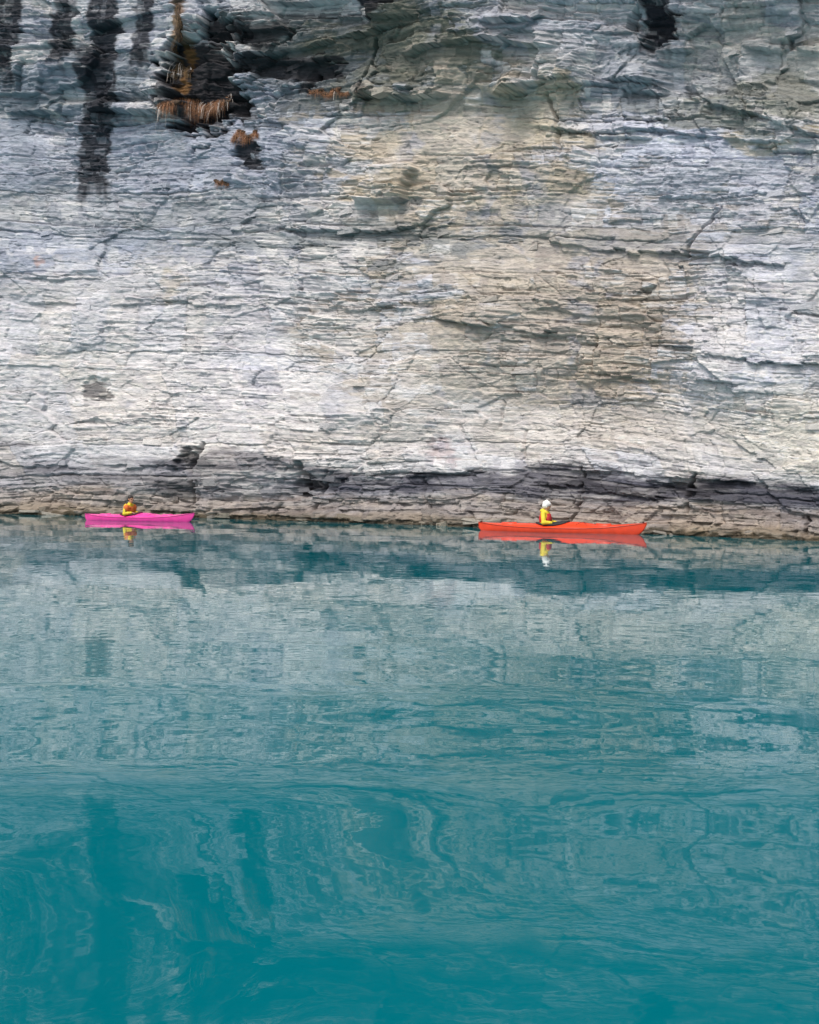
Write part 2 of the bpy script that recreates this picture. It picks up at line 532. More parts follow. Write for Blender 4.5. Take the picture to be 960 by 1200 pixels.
disp = disp + form
P = np.stack([bx + nx * disp, by + ny * disp, bz], 1)
SURF = P.reshape(NV, NU, 3).copy()
SCOL = colr.reshape(NV, NU, 3).copy()
SN = np.stack([nx, ny], 1).reshape(NV, NU, 2).copy()
# plateau behind the rim, out of view
top = SURF[-1]
extra = []
for k, back in enumerate((3, 9, 20, 40)):
    e = top.copy()
    e[:, 0] -= SN[-1, :, 0] * back; e[:, 1] -= SN[-1, :, 1] * back
    e[:, 2] += 0.5 + 0.12 * back
    extra.append(e)
P = np.concatenate([P] + extra, 0)
colr = np.concatenate([colr] + [SCOL[-1] * 0.6] * 4, 0)
bedU = np.concatenate([Ue] + [Ucols] * 4); bedV = np.concatenate([Ve] + [np.full(NU, -400.0 - 60 * k) for k in range(4)])
NR = NV + 4
idx = np.arange(NR * NU, dtype=np.int32).reshape(NR, NU)
quads = np.stack([idx[:-1, :-1], idx[:-1, 1:], idx[1:, 1:], idx[1:, :-1]], -1).reshape(-1, 4)
me = bpy.data.meshes.new("cliff")
me.vertices.add(len(P)); me.vertices.foreach_set("co", P.astype(np.float32).ravel())
me.loops.add(quads.size); me.loops.foreach_set("vertex_index", quads.ravel())
me.polygons.add(len(quads))
me.polygons.foreach_set("loop_start", np.arange(0, quads.size, 4, dtype=np.int32))
me.update(calc_edges=True)
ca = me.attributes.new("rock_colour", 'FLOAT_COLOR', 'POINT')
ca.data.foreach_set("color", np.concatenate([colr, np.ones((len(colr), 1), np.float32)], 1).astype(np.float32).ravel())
ba = me.attributes.new("bedding", 'FLOAT_VECTOR', 'POINT')
ba.data.foreach_set("vector", np.stack([bedU / 30, bedV / 30, np.zeros_like(bedU)], 1).astype(np.float32).ravel())
cliff = link(bpy.data.objects.new("cliff", me))
cliff["kind"] = "structure"
cliff["label"] = "tall grey and tan layered shale cliff rising straight from the lake"


def rock_mat(name, from_object):
    m = bpy.data.materials.new(name); m.use_nodes = True
    nt = m.node_tree; N = nt.nodes; L = nt.links
    b = N["Principled BSDF"]
    b.inputs["Roughness"].default_value = 0.82
    b.inputs["Specular IOR Level"].default_value = 0.3
    if from_object:
        src = N.new("ShaderNodeObjectInfo"); cout = src.outputs["Color"]
        tc = N.new("ShaderNodeTexCoord")
        vm = N.new("ShaderNodeVectorMath"); vm.operation = 'MULTIPLY'
        vm.inputs[1].default_value = (1.0, 1.0, 4.0)
        geo = N.new("ShaderNodeNewGeometry")
        L.new(geo.outputs["Position"], vm.inputs[0])
        s1, s2 = 5.0, 16.0
    else:
        src = N.new("ShaderNodeAttribute"); src.attribute_name = "rock_colour"; cout = src.outputs["Color"]
        at = N.new("ShaderNodeAttribute"); at.attribute_name = "bedding"
        vm = N.new("ShaderNodeVectorMath"); vm.operation = 'MULTIPLY'
        vm.inputs[1].default_value = (1.0, 5.0, 1.0)
        L.new(at.outputs["Vector"], vm.inputs[0])
        s1, s2 = 3.0, 9.0
    n1 = N.new("ShaderNodeTexNoise"); n1.inputs["Scale"].default_value = s1; n1.inputs["Detail"].default_value = 6; n1.inputs["Roughness"].default_value = 0.65
    n2 = N.new("ShaderNodeTexNoise"); n2.inputs["Scale"].default_value = s2; n2.inputs["Detail"].default_value = 4
    L.new(vm.outputs[0], n1.inputs["Vector"]); L.new(vm.outputs[0], n2.inputs["Vector"])
    mr = N.new("ShaderNodeMapRange")
    mr.inputs["From Min"].default_value = 0.3; mr.inputs["From Max"].default_value = 0.7
    mr.inputs["To Min"].default_value = 0.74; mr.inputs["To Max"].default_value = 1.20
    av = N.new("ShaderNodeMix"); av.inputs[0].default_value = 0.45
    L.new(n1.outputs[0], av.inputs[2]); L.new(n2.outputs[0], av.inputs[3])
    L.new(av.outputs[0], mr.inputs[0])
    sc = N.new("ShaderNodeVectorMath"); sc.operation = 'SCALE'
    L.new(cout, sc.inputs[0]); L.new(mr.outputs[0], sc.inputs["Scale"])
    L.new(sc.outputs[0], b.inputs["Base Color"])
    ad = N.new("ShaderNodeMath"); ad.operation = 'ADD'
    L.new(n1.outputs[0], ad.inputs[0]); L.new(n2.outputs[0], ad.inputs[1])
    bp = N.new("ShaderNodeBump"); bp.inputs["Strength"].default_value = 0.7; bp.inputs["Distance"].default_value = 0.04
    L.new(ad.outputs[0], bp.inputs["Height"]); L.new(bp.outputs[0], b.inputs["Normal"])
    return m


me.materials.append(rock_mat("cliff_shale", False))
slab_mat = rock_mat("slab_shale", True)


# ------------------------------------------------------------------ water
def water_mat():
    m = bpy.data.materials.new("lake_water"); m.use_nodes = True
    nt = m.node_tree; N = nt.nodes; L = nt.links
    b = N["Principled BSDF"]
    b.inputs["Base Color"].default_value = (0.0, 0.127, 0.158, 1)
    b.inputs["Roughness"].default_value = 0.0
    b.inputs["IOR"].default_value = 1.45
    tc = N.new("ShaderNodeTexCoord")

    def noise(scale, stretch, rot, detail, dist=0.0):
        mp = N.new("ShaderNodeMapping"); mp.inputs["Scale"].default_value = stretch; mp.inputs["Rotation"].default_value = (0, 0, R(rot))
        L.new(tc.outputs["Object"], mp.inputs["Vector"])
        n = N.new("ShaderNodeTexNoise"); n.inputs["Scale"].default_value = scale; n.inputs["Detail"].default_value = detail
        n.inputs["Distortion"].default_value = dist
        L.new(mp.outputs[0], n.inputs["Vector"])
        return n.outputs[0]

    def bump(h, dist, prev=None):
        bp = N.new("ShaderNodeBump"); bp.inputs["Strength"].default_value = 1.0; bp.inputs["Distance"].default_value = dist
        L.new(h, bp.inputs["Height"])
        if prev is not None: L.new(prev, bp.inputs["Normal"])
        return bp.outputs[0]
    # swell left by the photographer's boat: it dies away towards the sheltered foot of the cliff
    sx = N.new("ShaderNodeSeparateXYZ"); L.new(tc.outputs["Object"], sx.inputs[0])
    mr = N.new("ShaderNodeMapRange"); mr.interpolation_type = 'SMOOTHSTEP'
    mr.inputs["From Min"].default_value = 1.5; mr.inputs["From Max"].default_value = 9.0
    mr.inputs["To Min"].default_value = 1.0; mr.inputs["To Max"].default_value = 0.08
    L.new(sx.outputs["Y"], mr.inputs["Value"])

    def fade(h):
        k = N.new("ShaderNodeMath"); k.operation = 'MULTIPLY'
        L.new(h, k.inputs[0]); L.new(mr.outputs[0], k.inputs[1])
        return k.outputs[0]
    n = bump(fade(noise(0.40, (1, 1.7, 1), 10, 0.0, 0.0)), 0.075)
    n = bump(fade(noise(1.5, (1, 1.5, 1), -14, 0.0, 0.0)), 0.0034, n)
    # small ripples, ironed out in the slick behind the boat
    m2 = N.new("ShaderNodeMapRange"); m2.interpolation_type = 'SMOOTHSTEP'
    m2.inputs["From Min"].default_value = 3.0; m2.inputs["From Max"].default_value = 8.0
    m2.inputs["To Min"].default_value = 0.30; m2.inputs["To Max"].default_value = 1.0
    L.new(sx.outputs["Y"], m2.inputs["Value"])
    k2 = N.new("ShaderNodeMath"); k2.operation = 'MULTIPLY'
    L.new(noise(2.6, (1, 1.4, 1), 24, 1.0), k2.inputs[0]); L.new(m2.outputs[0], k2.inputs[1])
    n = bump(k2.outputs[0], 0.0013, n)
    n = bump(noise(9.0, (1, 1.3, 1), -30, 1.0), 0.00012, n)
    L.new(n, b.inputs["Normal"])
    return m


W = 3000
water = mesh_obj("water", [(-W, -W, 0), (W, -W, 0), (W, W, 0), (-W, W, 0)], [(0, 1, 2, 3)], water_mat(), smooth=False)
water["kind"] = "structure"
water["label"] = "calm turquoise lake water mirroring the cliff"


# ------------------------------------------------------------------ loose slabs and blocks of the wall
def slab_mesh(seed):
    r = random.Random(seed)
    n = r.choice((5, 6, 7))
    pts = []
    for i in range(n):
        a = 2 * math.pi * (i + r.uniform(-.25, .25)) / n
        k = r.uniform(.75, 1.0)
        x = math.copysign(abs(math.cos(a)) ** .6, math.cos(a)) * k
        y = math.copysign(abs(math.sin(a)) ** .6, math.sin(a)) * k
        pts.append((x * .5, y * .5))
    bm = bmesh.new()
    lo = [bm.verts.new((x * r.uniform(.85, 1), y * r.uniform(.85, 1), -.5 + r.uniform(-.08, .08))) for x, y in pts]
    hi = [bm.verts.new((x * r.uniform(.8, 1), y * r.uniform(.8, 1), .5 + r.uniform(-.15, .10) + .2 * x)) for x, y in pts]
    bm.faces.new(lo[::-1]); bm.faces.new(hi)
    for i in range(n):
        bm.faces.new((lo[i], lo[(i + 1) % n], hi[(i + 1) % n], hi[i]))
    bmesh.ops.recalc_face_normals(bm, faces=bm.faces)
    m_ = bpy.data.meshes.new("rock_slab"); bm.to_mesh(m_); bm.free()
    m_.materials.append(slab_mat)
    return m_


slabs = [slab_mesh(100 + i) for i in range(14)]


PU, PV = project(SURF[:nfine, :, 0], SURF[:nfine, :, 1], SURF[:nfine, :, 2])


def surf_at(U, V):
    """front-most point of the finished wall in photo direction (U,V)"""
    j0 = max(0, int(np.searchsorted(Ucols, U - 70))); j1 = min(NU, int(np.searchsorted(Ucols, U + 70)))
    q = (PU[:, j0:j1] - U) ** 2 + (PV[:, j0:j1] - V) ** 2
    q = q + 0.4 * SURF[:nfine, j0:j1, 1]
    i, j = np.unravel_index(int(np.argmin(q)), q.shape)
    j += j0
    c = SCOL[max(0, i - 3):i + 4, max(0, j - 5):j + 6].reshape(-1, 3).mean(0)
    return Vector(SURF[i, j]), SN[i, j], c


def put_slab(U, V, wpx, hpx, depth, proud, tilt=0.0, name="rock_slab", dark=1.0, ci=None):
    p, nrm, c = surf_at(U, V)
    px = p.y / F
    m_ = slabs[rng.randrange(len(slabs))]
    o = bpy.data.objects.new(name, m_)
    col.objects.link(o); o.parent = cliff
    n3 = Vector((nrm[0], nrm[1], 0))
    t3 = Vector((-nrm[1], nrm[0], 0))
    if t3.x < 0: t3 = -t3
    ct = abs(t3.x) / math.hypot(t3.x, t3.y)
    o.location = p + n3 * (proud - depth / 2)
    ang = math.atan2(t3.y, t3.x)
    o.rotation_euler = (Matrix.Rotation(ang, 3, 'Z') @ Matrix.Rotation(tilt, 3, 'Y') @ Matrix.Rotation(rng.uniform(-.12, .12), 3, 'X')).to_euler()
    o.scale = (wpx * px / max(ct, .5), depth, hpx * px)
    c = np.array(c) * dark
    if ci is not None: c = np.array(lin(ci)) * .8
    # average with neighbours so that a slab never picks one odd pixel
    o.color = (float(c[0]), float(c[1]), float(c[2]), 1)
    return o


for i in range(230):
    U = rng.uniform(-40, 1000)
    V = rng.choice((rng.uniform(10, 540), rng.uniform(230, 540), rng.uniform(540, 600)))
    if V > wl_row(U) - 12: continue
    if 185 < U < 290 and V < 170: continue
    w = rng.uniform(12, 46) * (0.7 if V < 60 else 1)
    put_slab(U, V, w, rng.uniform(2.5, 7.5), rng.uniform(.35, .6), rng.uniform(.03, .12), tilt=rng.uniform(-.03, .10), dark=rng.uniform(.92, 1.12))
# stones at the water's edge
for i in range(34):
    U = rng.uniform(228, 990) if i > 8 else rng.uniform(-30, 100)
    wr = float(wl_row(U))
    put_slab(U, wr - rng.uniform(0.5, 7), rng.uniform(16, 60), rng.uniform(2.5, 6), rng.uniform(.5, .9), rng.uniform(.02, .16), tilt=rng.uniform(-.15, .25), name="rock",
             ci=rng.choice(((152, 144, 130), (136, 127, 114), (168, 161, 150), (116, 106, 90), (150, 143, 134))))
# ------------------------------------------------------------------ end of cliff


# ------------------------------------------------------------------ hanging grass
def grass_mat(name, c1, c2):
    m = bpy.data.materials.new(name); m.use_nodes = True
    nt = m.node_tree; N = nt.nodes; L = nt.links; b = N["Principled BSDF"]
    geo = N.new("ShaderNodeNewGeometry")
    n = N.new("ShaderNodeTexNoise"); n.inputs["Scale"].default_value = 14; n.inputs["Detail"].default_value = 3
    L.new(geo.outputs["Position"], n.inputs["Vector"])
    r = N.new("ShaderNodeValToRGB"); r.color_ramp.elements[0].position = .35; r.color_ramp.elements[1].position = .65
    r.color_ramp.elements[0].color = (*lin(c1), 1); r.color_ramp.elements[1].color = (*lin(c2), 1)
    L.new(n.outputs[0], r.inputs[0]); L.new(r.outputs[0], b.inputs["Base Color"])
    b.inputs["Roughness"].default_value = .8
    return m


M_rust = grass_mat("dry_rust_grass", (112, 70, 46), (182, 134, 98))
M_straw = grass_mat("straw_grass", (84, 66, 44), (146, 120, 86))
M_pale = grass_mat("pale_roots", (168, 158, 150), (222, 216, 210))
M_soil = grass_mat("dark_soil", (46, 34, 26), (84, 62, 42))


def blades(name, line, origin, n3, t3, n, drop, upk, mat, parent, seed, width=0.0055, taper=0.15, spread=.38):
    """blades that spring from a line of root points and droop; clumped and of unequal length"""
    r = random.Random(seed)
    V_, F_ = [], []
    nc = max(4, len(line) * 4)
    clumps = [(r.random(), r.uniform(.2, 1.25), r.uniform(-.25, .25)) for _ in range(nc)]
    for i in range(n):
        c = clumps[r.randrange(nc)]
        s = min(.999, max(0, c[0] + r.gauss(0, .05)))
        x = s * (len(line) - 1); k = int(x)
        root = line[k].lerp(line[k + 1], x - k) - origin + n3 * r.uniform(-.05, .06) + Vector((0, 0, r.uniform(-.15, .12) * drop)) + t3 * r.uniform(-.05, .05)
        ln = drop * c[1] * r.uniform(.35, 1.05) * (1 - .5 * abs(2 * s - 1) ** 3)
        out = n3 * r.uniform(.10, .6) + t3 * (c[2] + r.uniform(-spread, spread))
        up = upk * r.uniform(0, 1)
        fall = r.uniform(.5, 1)
        side = (t3 + n3 * r.uniform(-.8, .8)).normalized()
        b0 = len(V_)
        w0 = width * r.uniform(.6, 1.3)
        for k in range(5):
            q = k / 4
            p = root + out * (ln * (1 - (1 - q) ** 2)) + Vector((0, 0, ln * (up * 4 * q * (1 - q) - fall * q ** 1.5)))
            w = w0 * (1 - (1 - taper) * q)
            V_ += [p - side * w, p + side * w]
        for k in range(4):
            F_.append((b0 + 2 * k, b0 + 2 * k + 1, b0 + 2 * k + 3, b0 + 2 * k + 2))
    o = mesh_obj(name, V_, F_, mat, parent, smooth=True)
    o["kind"] = "stuff"
    return o


def tuft(U, V, wpx, hpx, label, name="dry_grass_tuft", mat=M_rust, seed=1, n=420, roots=0, up=.12, vertical=False):
    r = random.Random(seed)
    line = []
    k = 9
    for i in range(k):
        q = i / (k - 1) - .5
        p, nrm, c = surf_at(U + (q * wpx if not vertical else r.uniform(-.3, .3) * wpx), V + ((r.uniform(-.22, .22) + .13 * math.sin(i * 1.3 + seed)) * hpx if not vertical else q * hpx))
        line.append(p)
    ymin = sorted(p.y for p in line)[k // 2]
    p, nrm, c = surf_at(U, V)
    px = p.y / F
    n3 = Vector((nrm[0], nrm[1], 0)); t3 = Vector((-nrm[1], nrm[0], 0))
    if t3.x < 0: t3 = -t3
    e = bpy.data.objects.new(name, None); link(e)
    e.location = line[k // 2]
    tag(e, label, "grass tuft", "dry grass hanging from the cliff")
    org = Vector(e.location)
    # soil that the grass grows from, pressed along the rock
    bm = bmesh.new()
    for q in line[1:-1]:
        m0 = Matrix.Translation(q - org + Vector((0, 0, r.uniform(-.03, .03)))) @ Matrix.Rotation(math.atan2(t3.y, t3.x), 4, 'Z') @ Matrix.Diagonal(
            (wpx * px * (.14 if not vertical else .3), .10, (.05 + hpx * px * .07) if not vertical else hpx * px * .12, 1))
        vs = bmesh.ops.create_icosphere(bm, subdivisions=2, radius=1, matrix=m0)["verts"]
        for v in vs: v.co += Vector((r.uniform(-.02, .02), r.uniform(-.02, .02), r.uniform(-.02, .02)))
    me_ = bpy.data.meshes.new("t"); bm.to_mesh(me_); bm.free()
    so = bpy.data.objects.new("soil_cushion", me_); col.objects.link(so)
    md = so.modifiers.new("r", 'REMESH'); md.mode = 'VOXEL'; md.voxel_size = .022
    new = bpy.data.meshes.new_from_object(so.evaluated_get(bpy.context.evaluated_depsgraph_get()))
    so.modifiers.clear(); so.data = new; new.name = "soil_cushion"; new.materials.clear(); new.materials.append(M_soil); so.parent = e; so["kind"] = "stuff"
    if vertical:
        blades("grass_blades", line, org, n3, t3, n, hpx * px * .28, up, mat, e, seed)
    else:
        blades("grass_blades", line, org, n3, t3, n, hpx * px, up, mat, e, seed)
    if roots:
        blades("hanging_roots", line, org, n3, t3, roots, hpx * px * 1.4, 0, M_pale, e, seed + 50, width=.012, taper=.3, spread=.06)
    return e


tuft(226, 120, 92, 25, "wide rust brown dry grass fringe under the black wet recess", seed=1, n=3000, roots=90)
tuft(288, 158, 30, 15, "short straw orange grass clump above a small black stain", seed=2, n=1000)
tuft(386, 108, 44, 12, "loose reddish brown grass clump below the broken ledge", seed=3, n=1000, roots=5)
tuft(260, 214, 18, 11, "small faint reddish plant alone on pale rock", seed=4, n=220)
tuft(207, 36, 13, 62, "narrow straw moss strip running down the recess edge", name="moss_tuft", mat=M_straw, seed=5, n=800, up=0, vertical=True)
tuft(213, 80, 24, 22, "shaggy straw clump with hanging white roots inside the black recess", name="moss_tuft", mat=M_straw, seed=6, n=800, roots=30, up=0)

# ------------------------------------------------------------------ kayaks
M_black = simple_mat("black_rubber", (.02, .02, .022), .6)
M_seat = simple_mat("dark_seat_foam", (.03, .03, .035), .9)


def build_kayak(name, label, colour, length, loc, yaw, shift=0.0):
    root = bpy.data.objects.new(name, None); link(root)
    root.location = loc; root.rotation_euler = (0, 0, yaw)
    tag(root, label, "kayak", "kayaks along the cliff")
    mat = simple_mat(name + "_plastic", colour, .25, .12, 5.0, .5, .6)
    seam = simple_mat(name + "_seam", tuple(v * .55 for v in colour), .4, .05, 6.0)
    H = length / 2
    NS, NP = 72, 9
    ck0, ck1, ckw = -0.62 + shift, 0.28 + shift, 0.215       # cockpit opening along x, half width

    def beam(t): return max(0.012, 0.295 * (1 - abs(t) ** 2.3) ** 0.85)
    def keel(t):
        k = -0.10 + 0.05 * abs(t) ** 4
        if t > .86: k += (t - .86) / .14 * 0.10 + ((t - .86) / .14) ** 3 * .20
        if t < -.92: k += ((-t - .92) / .08) ** 2 * .13
        return k
    def gun(t): return 0.125 + (0.19 * max(0, t) ** 2.6 if t > 0 else 0.115 * (-t) ** 3)
    def ridge(t):
        x = t * H
        hump = 0.09 * math.exp(-((x - .45 - shift) / .55) ** 2) + 0.03 * math.exp(-((x + .9) / .7) ** 2)
        return gun(t) + 0.085 * (1 - abs(t) ** 3) + hump
    xs = [-1 + 2 * i / (NS - 1) for i in range(NS)]
    hv, hf = [], []
    for t in xs:
        b, k, g = beam(t), keel(t), gun(t)
        for j in range(2 * NP + 1):
            s = (j - NP) / NP
            a = abs(s)
            y = b * (1 - (1 - a) ** 1.9) ** .75 if a > 0 else 0.0
            z = k + (g - k) * a ** 2.1
            hv.append((t * H, math.copysign(y, s), z))
    w = 2 * NP + 1
    for i in range(NS - 1):
        for j in range(w - 1):
            hf.append((i * w + j, (i + 1) * w + j, (i + 1) * w + j + 1, i * w + j + 1))
    hf.append(tuple(range(w))); hf.append(tuple((NS - 1) * w + j for j in range(w))[::-1])
    hull = mesh_obj("hull", hv, hf, mat, root)
    # deck with the cockpit cut out
    dv, df = [], []
    xs2 = [-1 + 2 * i / 139 for i in range(140)]
    for t in xs2:
        b, g, r = beam(t), gun(t), ridge(t)
        for j in range(w + 12):
            s = -1 + 2 * j / (w + 11)
            dv.append((t * H, b * s * 1.004, g + (r - g) * (1 - abs(s) ** 1.7)))
    w2 = w + 12
    cx, cl = (ck0 + ck1) / 2, (ck1 - ck0) / 2
    for i in range(139):
        for j in range(w2 - 1):
            q = [i * w2 + j, (i + 1) * w2 + j, (i + 1) * w2 + j + 1, i * w2 + j + 1]
            mx = sum(dv[a][0] for a in q) / 4; my = sum(dv[a][1] for a in q) / 4
            if ((mx - cx) / cl) ** 2 + (my / ckw) ** 2 < .92: continue
            df.append(q)
    deck = mesh_obj("deck", dv, df, mat, root)

    sv, sf = [], []
    for t in xs:
        b, g = beam(t), gun(t)
        for (o, dz) in ((.002, .012), (.009, .006), (.009, -.006), (.002, -.012)):
            for sd_ in (1, -1): sv.append((t * H, sd_ * (b + o), g + dz))
    for i in range(NS - 1):
        for k in range(3):
            for q in (0, 1):
                a_ = i * 8 + k * 2 + q
                sf.append((a_, a_ + 2, a_ + 10, a_ + 8) if q else (a_, a_ + 8, a_ + 10, a_ + 2))
    for q, sd_ in ((0, 1), (1, -1)):
        use = [i for i in range(len(sv)) if i % 2 == q]
        mp_ = {v: n_ for n_, v in enumerate(use)}
        mesh_obj("gunwale_seam", [sv[i] for i in use], [tuple(mp_[v] for v in f) for f in sf if f[0] % 2 == q], seam, root)

    def deck_z(x, y):
        t = x / H; s = min(1, abs(y) / beam(t))
        return gun(t) + (ridge(t) - gun(t)) * (1 - s ** 1.7)
    # raised cockpit rim
    n = 40; ring = []
    for i in range(n):
        a = 2 * math.pi * i / n
        x, y = cx + cl * math.cos(a), ckw * math.sin(a)
        ring.append(Vector((x, y, deck_z(x, y) + .012)))
    rv, rf = [], []
    for i, p in enumerate(ring):
        o = (p - Vector((cx, 0, p.z))).normalized()
        for (du, dz) in ((-.008, -.03), (-.008, .024), (.022, .026), (.022, .014), (.004, .010), (.004, -.03)):
            rv.append(p + o * du + Vector((0, 0, dz)))
    for i in range(n):
        for k in range(6):
            a = i * 6 + k; b_ = i * 6 + (k + 1) % 6; c_ = ((i + 1) % n) * 6 + (k + 1) % 6; d_ = ((i + 1) % n) * 6 + k
            rf.append((a, d_, c_, b_))
    mesh_obj("cockpit_rim", rv, rf, M_black, root)
    # seat inside
    bm = bmesh.new()
    bmesh.ops.create_cube(bm, size=1, matrix=Matrix.Translation((-.40 + shift, 0, -.045)) @ Matrix.Diagonal((.40, .34, .04, 1)))
    bmesh.ops.create_cube(bm, size=1, matrix=Matrix.Translation((-.59 + shift, 0, .06)) @ Matrix.Rotation(-.2, 4, 'Y') @ Matrix.Diagonal((.03, .32, .2, 1)))
    bmesh.ops.bevel(bm, geom=bm.edges[:], offset=.012, segments=2, affect='EDGES')
    bm_obj("seat", bm, M_seat, root)
    # hatch covers
    for (x, rx, ry) in ((1.25, .21, .13), (-1.45, .23, .15)):
        vs, fs = [], []
        for k, (rr, dz) in enumerate(((1.0, -.012), (1.0, .016), (.94, .024), (.5, .028))):
            for i in range(28):
                a = 2 * math.pi * i / 28
                px_, py_ = x + rx * rr * math.cos(a), ry * rr * math.sin(a)
                vs.append((px_, py_, deck_z(px_, py_) + dz))
        for k in range(3):
            for i in range(28):
                fs.append((k * 28 + i, k * 28 + (i + 1) % 28, (k + 1) * 28 + (i + 1) % 28, (k + 1) * 28 + i))
        fs.append(tuple(3 * 28 + i for i in range(28)))
        mesh_obj("hatch_cover", vs, fs, mat, root)
    # carry toggles at both ends
    for sx in (1, -1):
        t = .965 * sx
        bm = bmesh.new()
        bmesh.ops.create_cone(bm, cap_ends=True, segments=10, radius1=.016, radius2=.016, depth=.11,
                              matrix=Matrix.Translation((t * H, 0, ridge(t) + .02)) @ Matrix.Rotation(R(90), 4, 'X'))
        bmesh.ops.create_cone(bm, cap_ends=True, segments=8, radius1=.006, radius2=.006, depth=.12,
                              matrix=Matrix.Translation((t * H - sx * .05, 0, ridge(t) + .012)) @ Matrix.Rotation(R(80), 4, 'Y'))
        bm_obj("carry_toggle", bm, M_black, root)
    # shock cord crossing on the foredeck
    for (xa, xb) in ((.55, .85), (.85, .55)):
        vs, fs = [], []
        for i in range(13):
            q = i / 12; x = xa + (xb - xa) * q; y = -.19 + .38 * q
            for k in range(5):
                a = 2 * math.pi * k / 5
                vs.append((x + .005 * math.cos(a), y, deck_z(x, y) + .006 + .005 * math.sin(a)))
        for i in range(12):
            for k in range(5):
                fs.append((i * 5 + k, i * 5 + (k + 1) % 5, (i + 1) * 5 + (k + 1) % 5, (i + 1) * 5 + k))
        mesh_obj("shock_cord", vs, fs, M_black, root)
    return root, ring, (cx, cl, ckw)


def on_lake(U, V):
    d = CAM_H * F / (V - HZ)
    return Vector(((U - 480) / F * d, d, 0))


red, red_ring, ck = build_kayak("kayak_orange", "long orange red kayak carrying the paddler with the white cap", (.80, .055, .012), 4.78, on_lake(655, 624.0), R(-29))
red.name = "kayak"
pink, pink_ring, _ = build_kayak("kayak_pink", "shorter hot pink kayak carrying the dark haired paddler", (.84, .045, .33), 4.75, on_lake(162, 610.5), R(-21), -0.14)
pink.name = "kayak"

# ------------------------------------------------------------------ people
M_skin = simple_mat("skin", (.50, .26, .16), .55, .06, 20)
M_yellow = simple_mat("yellow_jacket", (.78, .60, .035), .7, .10, 14)
M_redvest = simple_mat("red_vest", (.55, .03, .03), .75, .10, 14)
M_orangevest = simple_mat("orange_vest", (.72, .16, .03), .75, .10, 14)
M_white = simple_mat("white_knit", (.85, .85, .84), .85, .05, 40)
M_hair = simple_mat("dark_hair", (.02, .014, .012), .6, .2, 40)
M_trouser = simple_mat("dark_trousers", (.025, .025, .035), .8, .1, 20)
M_maroon = simple_mat("maroon_cloth", (.07, .008, .018), .8, .1, 20)
M_glove = simple_mat("black_gloves", (.02, .02, .024), .75, .1, 30)
M_eye = simple_mat("eye", (.02, .015, .012), .3)


class Vol:
    """collects closed spheres and ellipsoids"""
    def __init__(self): self.v, self.f, self.n = [], [], 0

    def add(self, mtx, nu, nv):
        key = (nu, nv)
        if key not in Vol.cache:
            vs = [(0, 0, 1)]
            for a in range(1, nv):
                t = math.pi * a / nv
                for b_ in range(nu):
                    p = 2 * math.pi * b_ / nu
                    vs.append((math.sin(t) * math.cos(p), math.sin(t) * math.sin(p), math.cos(t)))
            vs.append((0, 0, -1)); fs = []
            for b_ in range(nu):
                fs.append((0, 1 + b_, 1 + (b_ + 1) % nu))
                last = 1 + (nv - 2) * nu
                fs.append((last + b_, len(vs) - 1, last + (b_ + 1) % nu))
                for a in range(nv - 2):
                    o = 1 + a * nu
                    fs.append((o + b_, o + nu + b_, o + nu + (b_ + 1) % nu)); fs.append((o + b_, o + nu + (b_ + 1) % nu, o + (b_ + 1) % nu))
            Vol.cache[key] = (np.array(vs), np.array(fs))
        vs, fs = Vol.cache[key]
        m_ = np.array(mtx)
        self.v.append(vs @ m_[:3, :3].T + m_[:3, 3]); self.f.append(fs + self.n); self.n += len(vs)


Vol.cache = {}


def capsule(bm, p0, r0, p1, r1, n=9):
    p0, p1 = Vector(p0), Vector(p1)
    L = max(2, int((p1 - p0).length / (min(r0, r1) * .45)) + 1)
    for i in range(L + 1):
        q = i / L; r = r0 + (r1 - r0) * q
        bm.add(Matrix.Translation(p0.lerp(p1, q)) @ Matrix.Diagonal((r, r, r, 1)), n + 4, n)


def ell(bm, c, r, rot=None):
    m_ = Matrix.Translation(c)
    if rot is not None: m_ = m_ @ rot
    bm.add(m_ @ Matrix.Diagonal((*r, 1)), 20, 14)


def fuse(name, bm, mat, parent, voxel, smooth=4):
    """one continuous skin over the volumes in bm"""
    me_ = bpy.data.meshes.new(name)
    me_.from_pydata(np.concatenate(bm.v).tolist(), [], np.concatenate(bm.f).tolist())
    o = bpy.data.objects.new(name, me_); col.objects.link(o)
    md = o.modifiers.new("r", 'REMESH'); md.mode = 'VOXEL'; md.voxel_size = voxel
    sm = o.modifiers.new("s", 'SMOOTH'); sm.iterations = smooth; sm.factor = .5
    dg = bpy.context.evaluated_depsgraph_get()
    new = bpy.data.meshes.new_from_object(o.evaluated_get(dg))
    o.modifiers.clear(); o.data = new; new.name = name
    new.materials.clear(); new.materials.append(mat)
    new.polygons.foreach_set("use_smooth", [True] * len(new.polygons))
    o.parent = parent
    return o


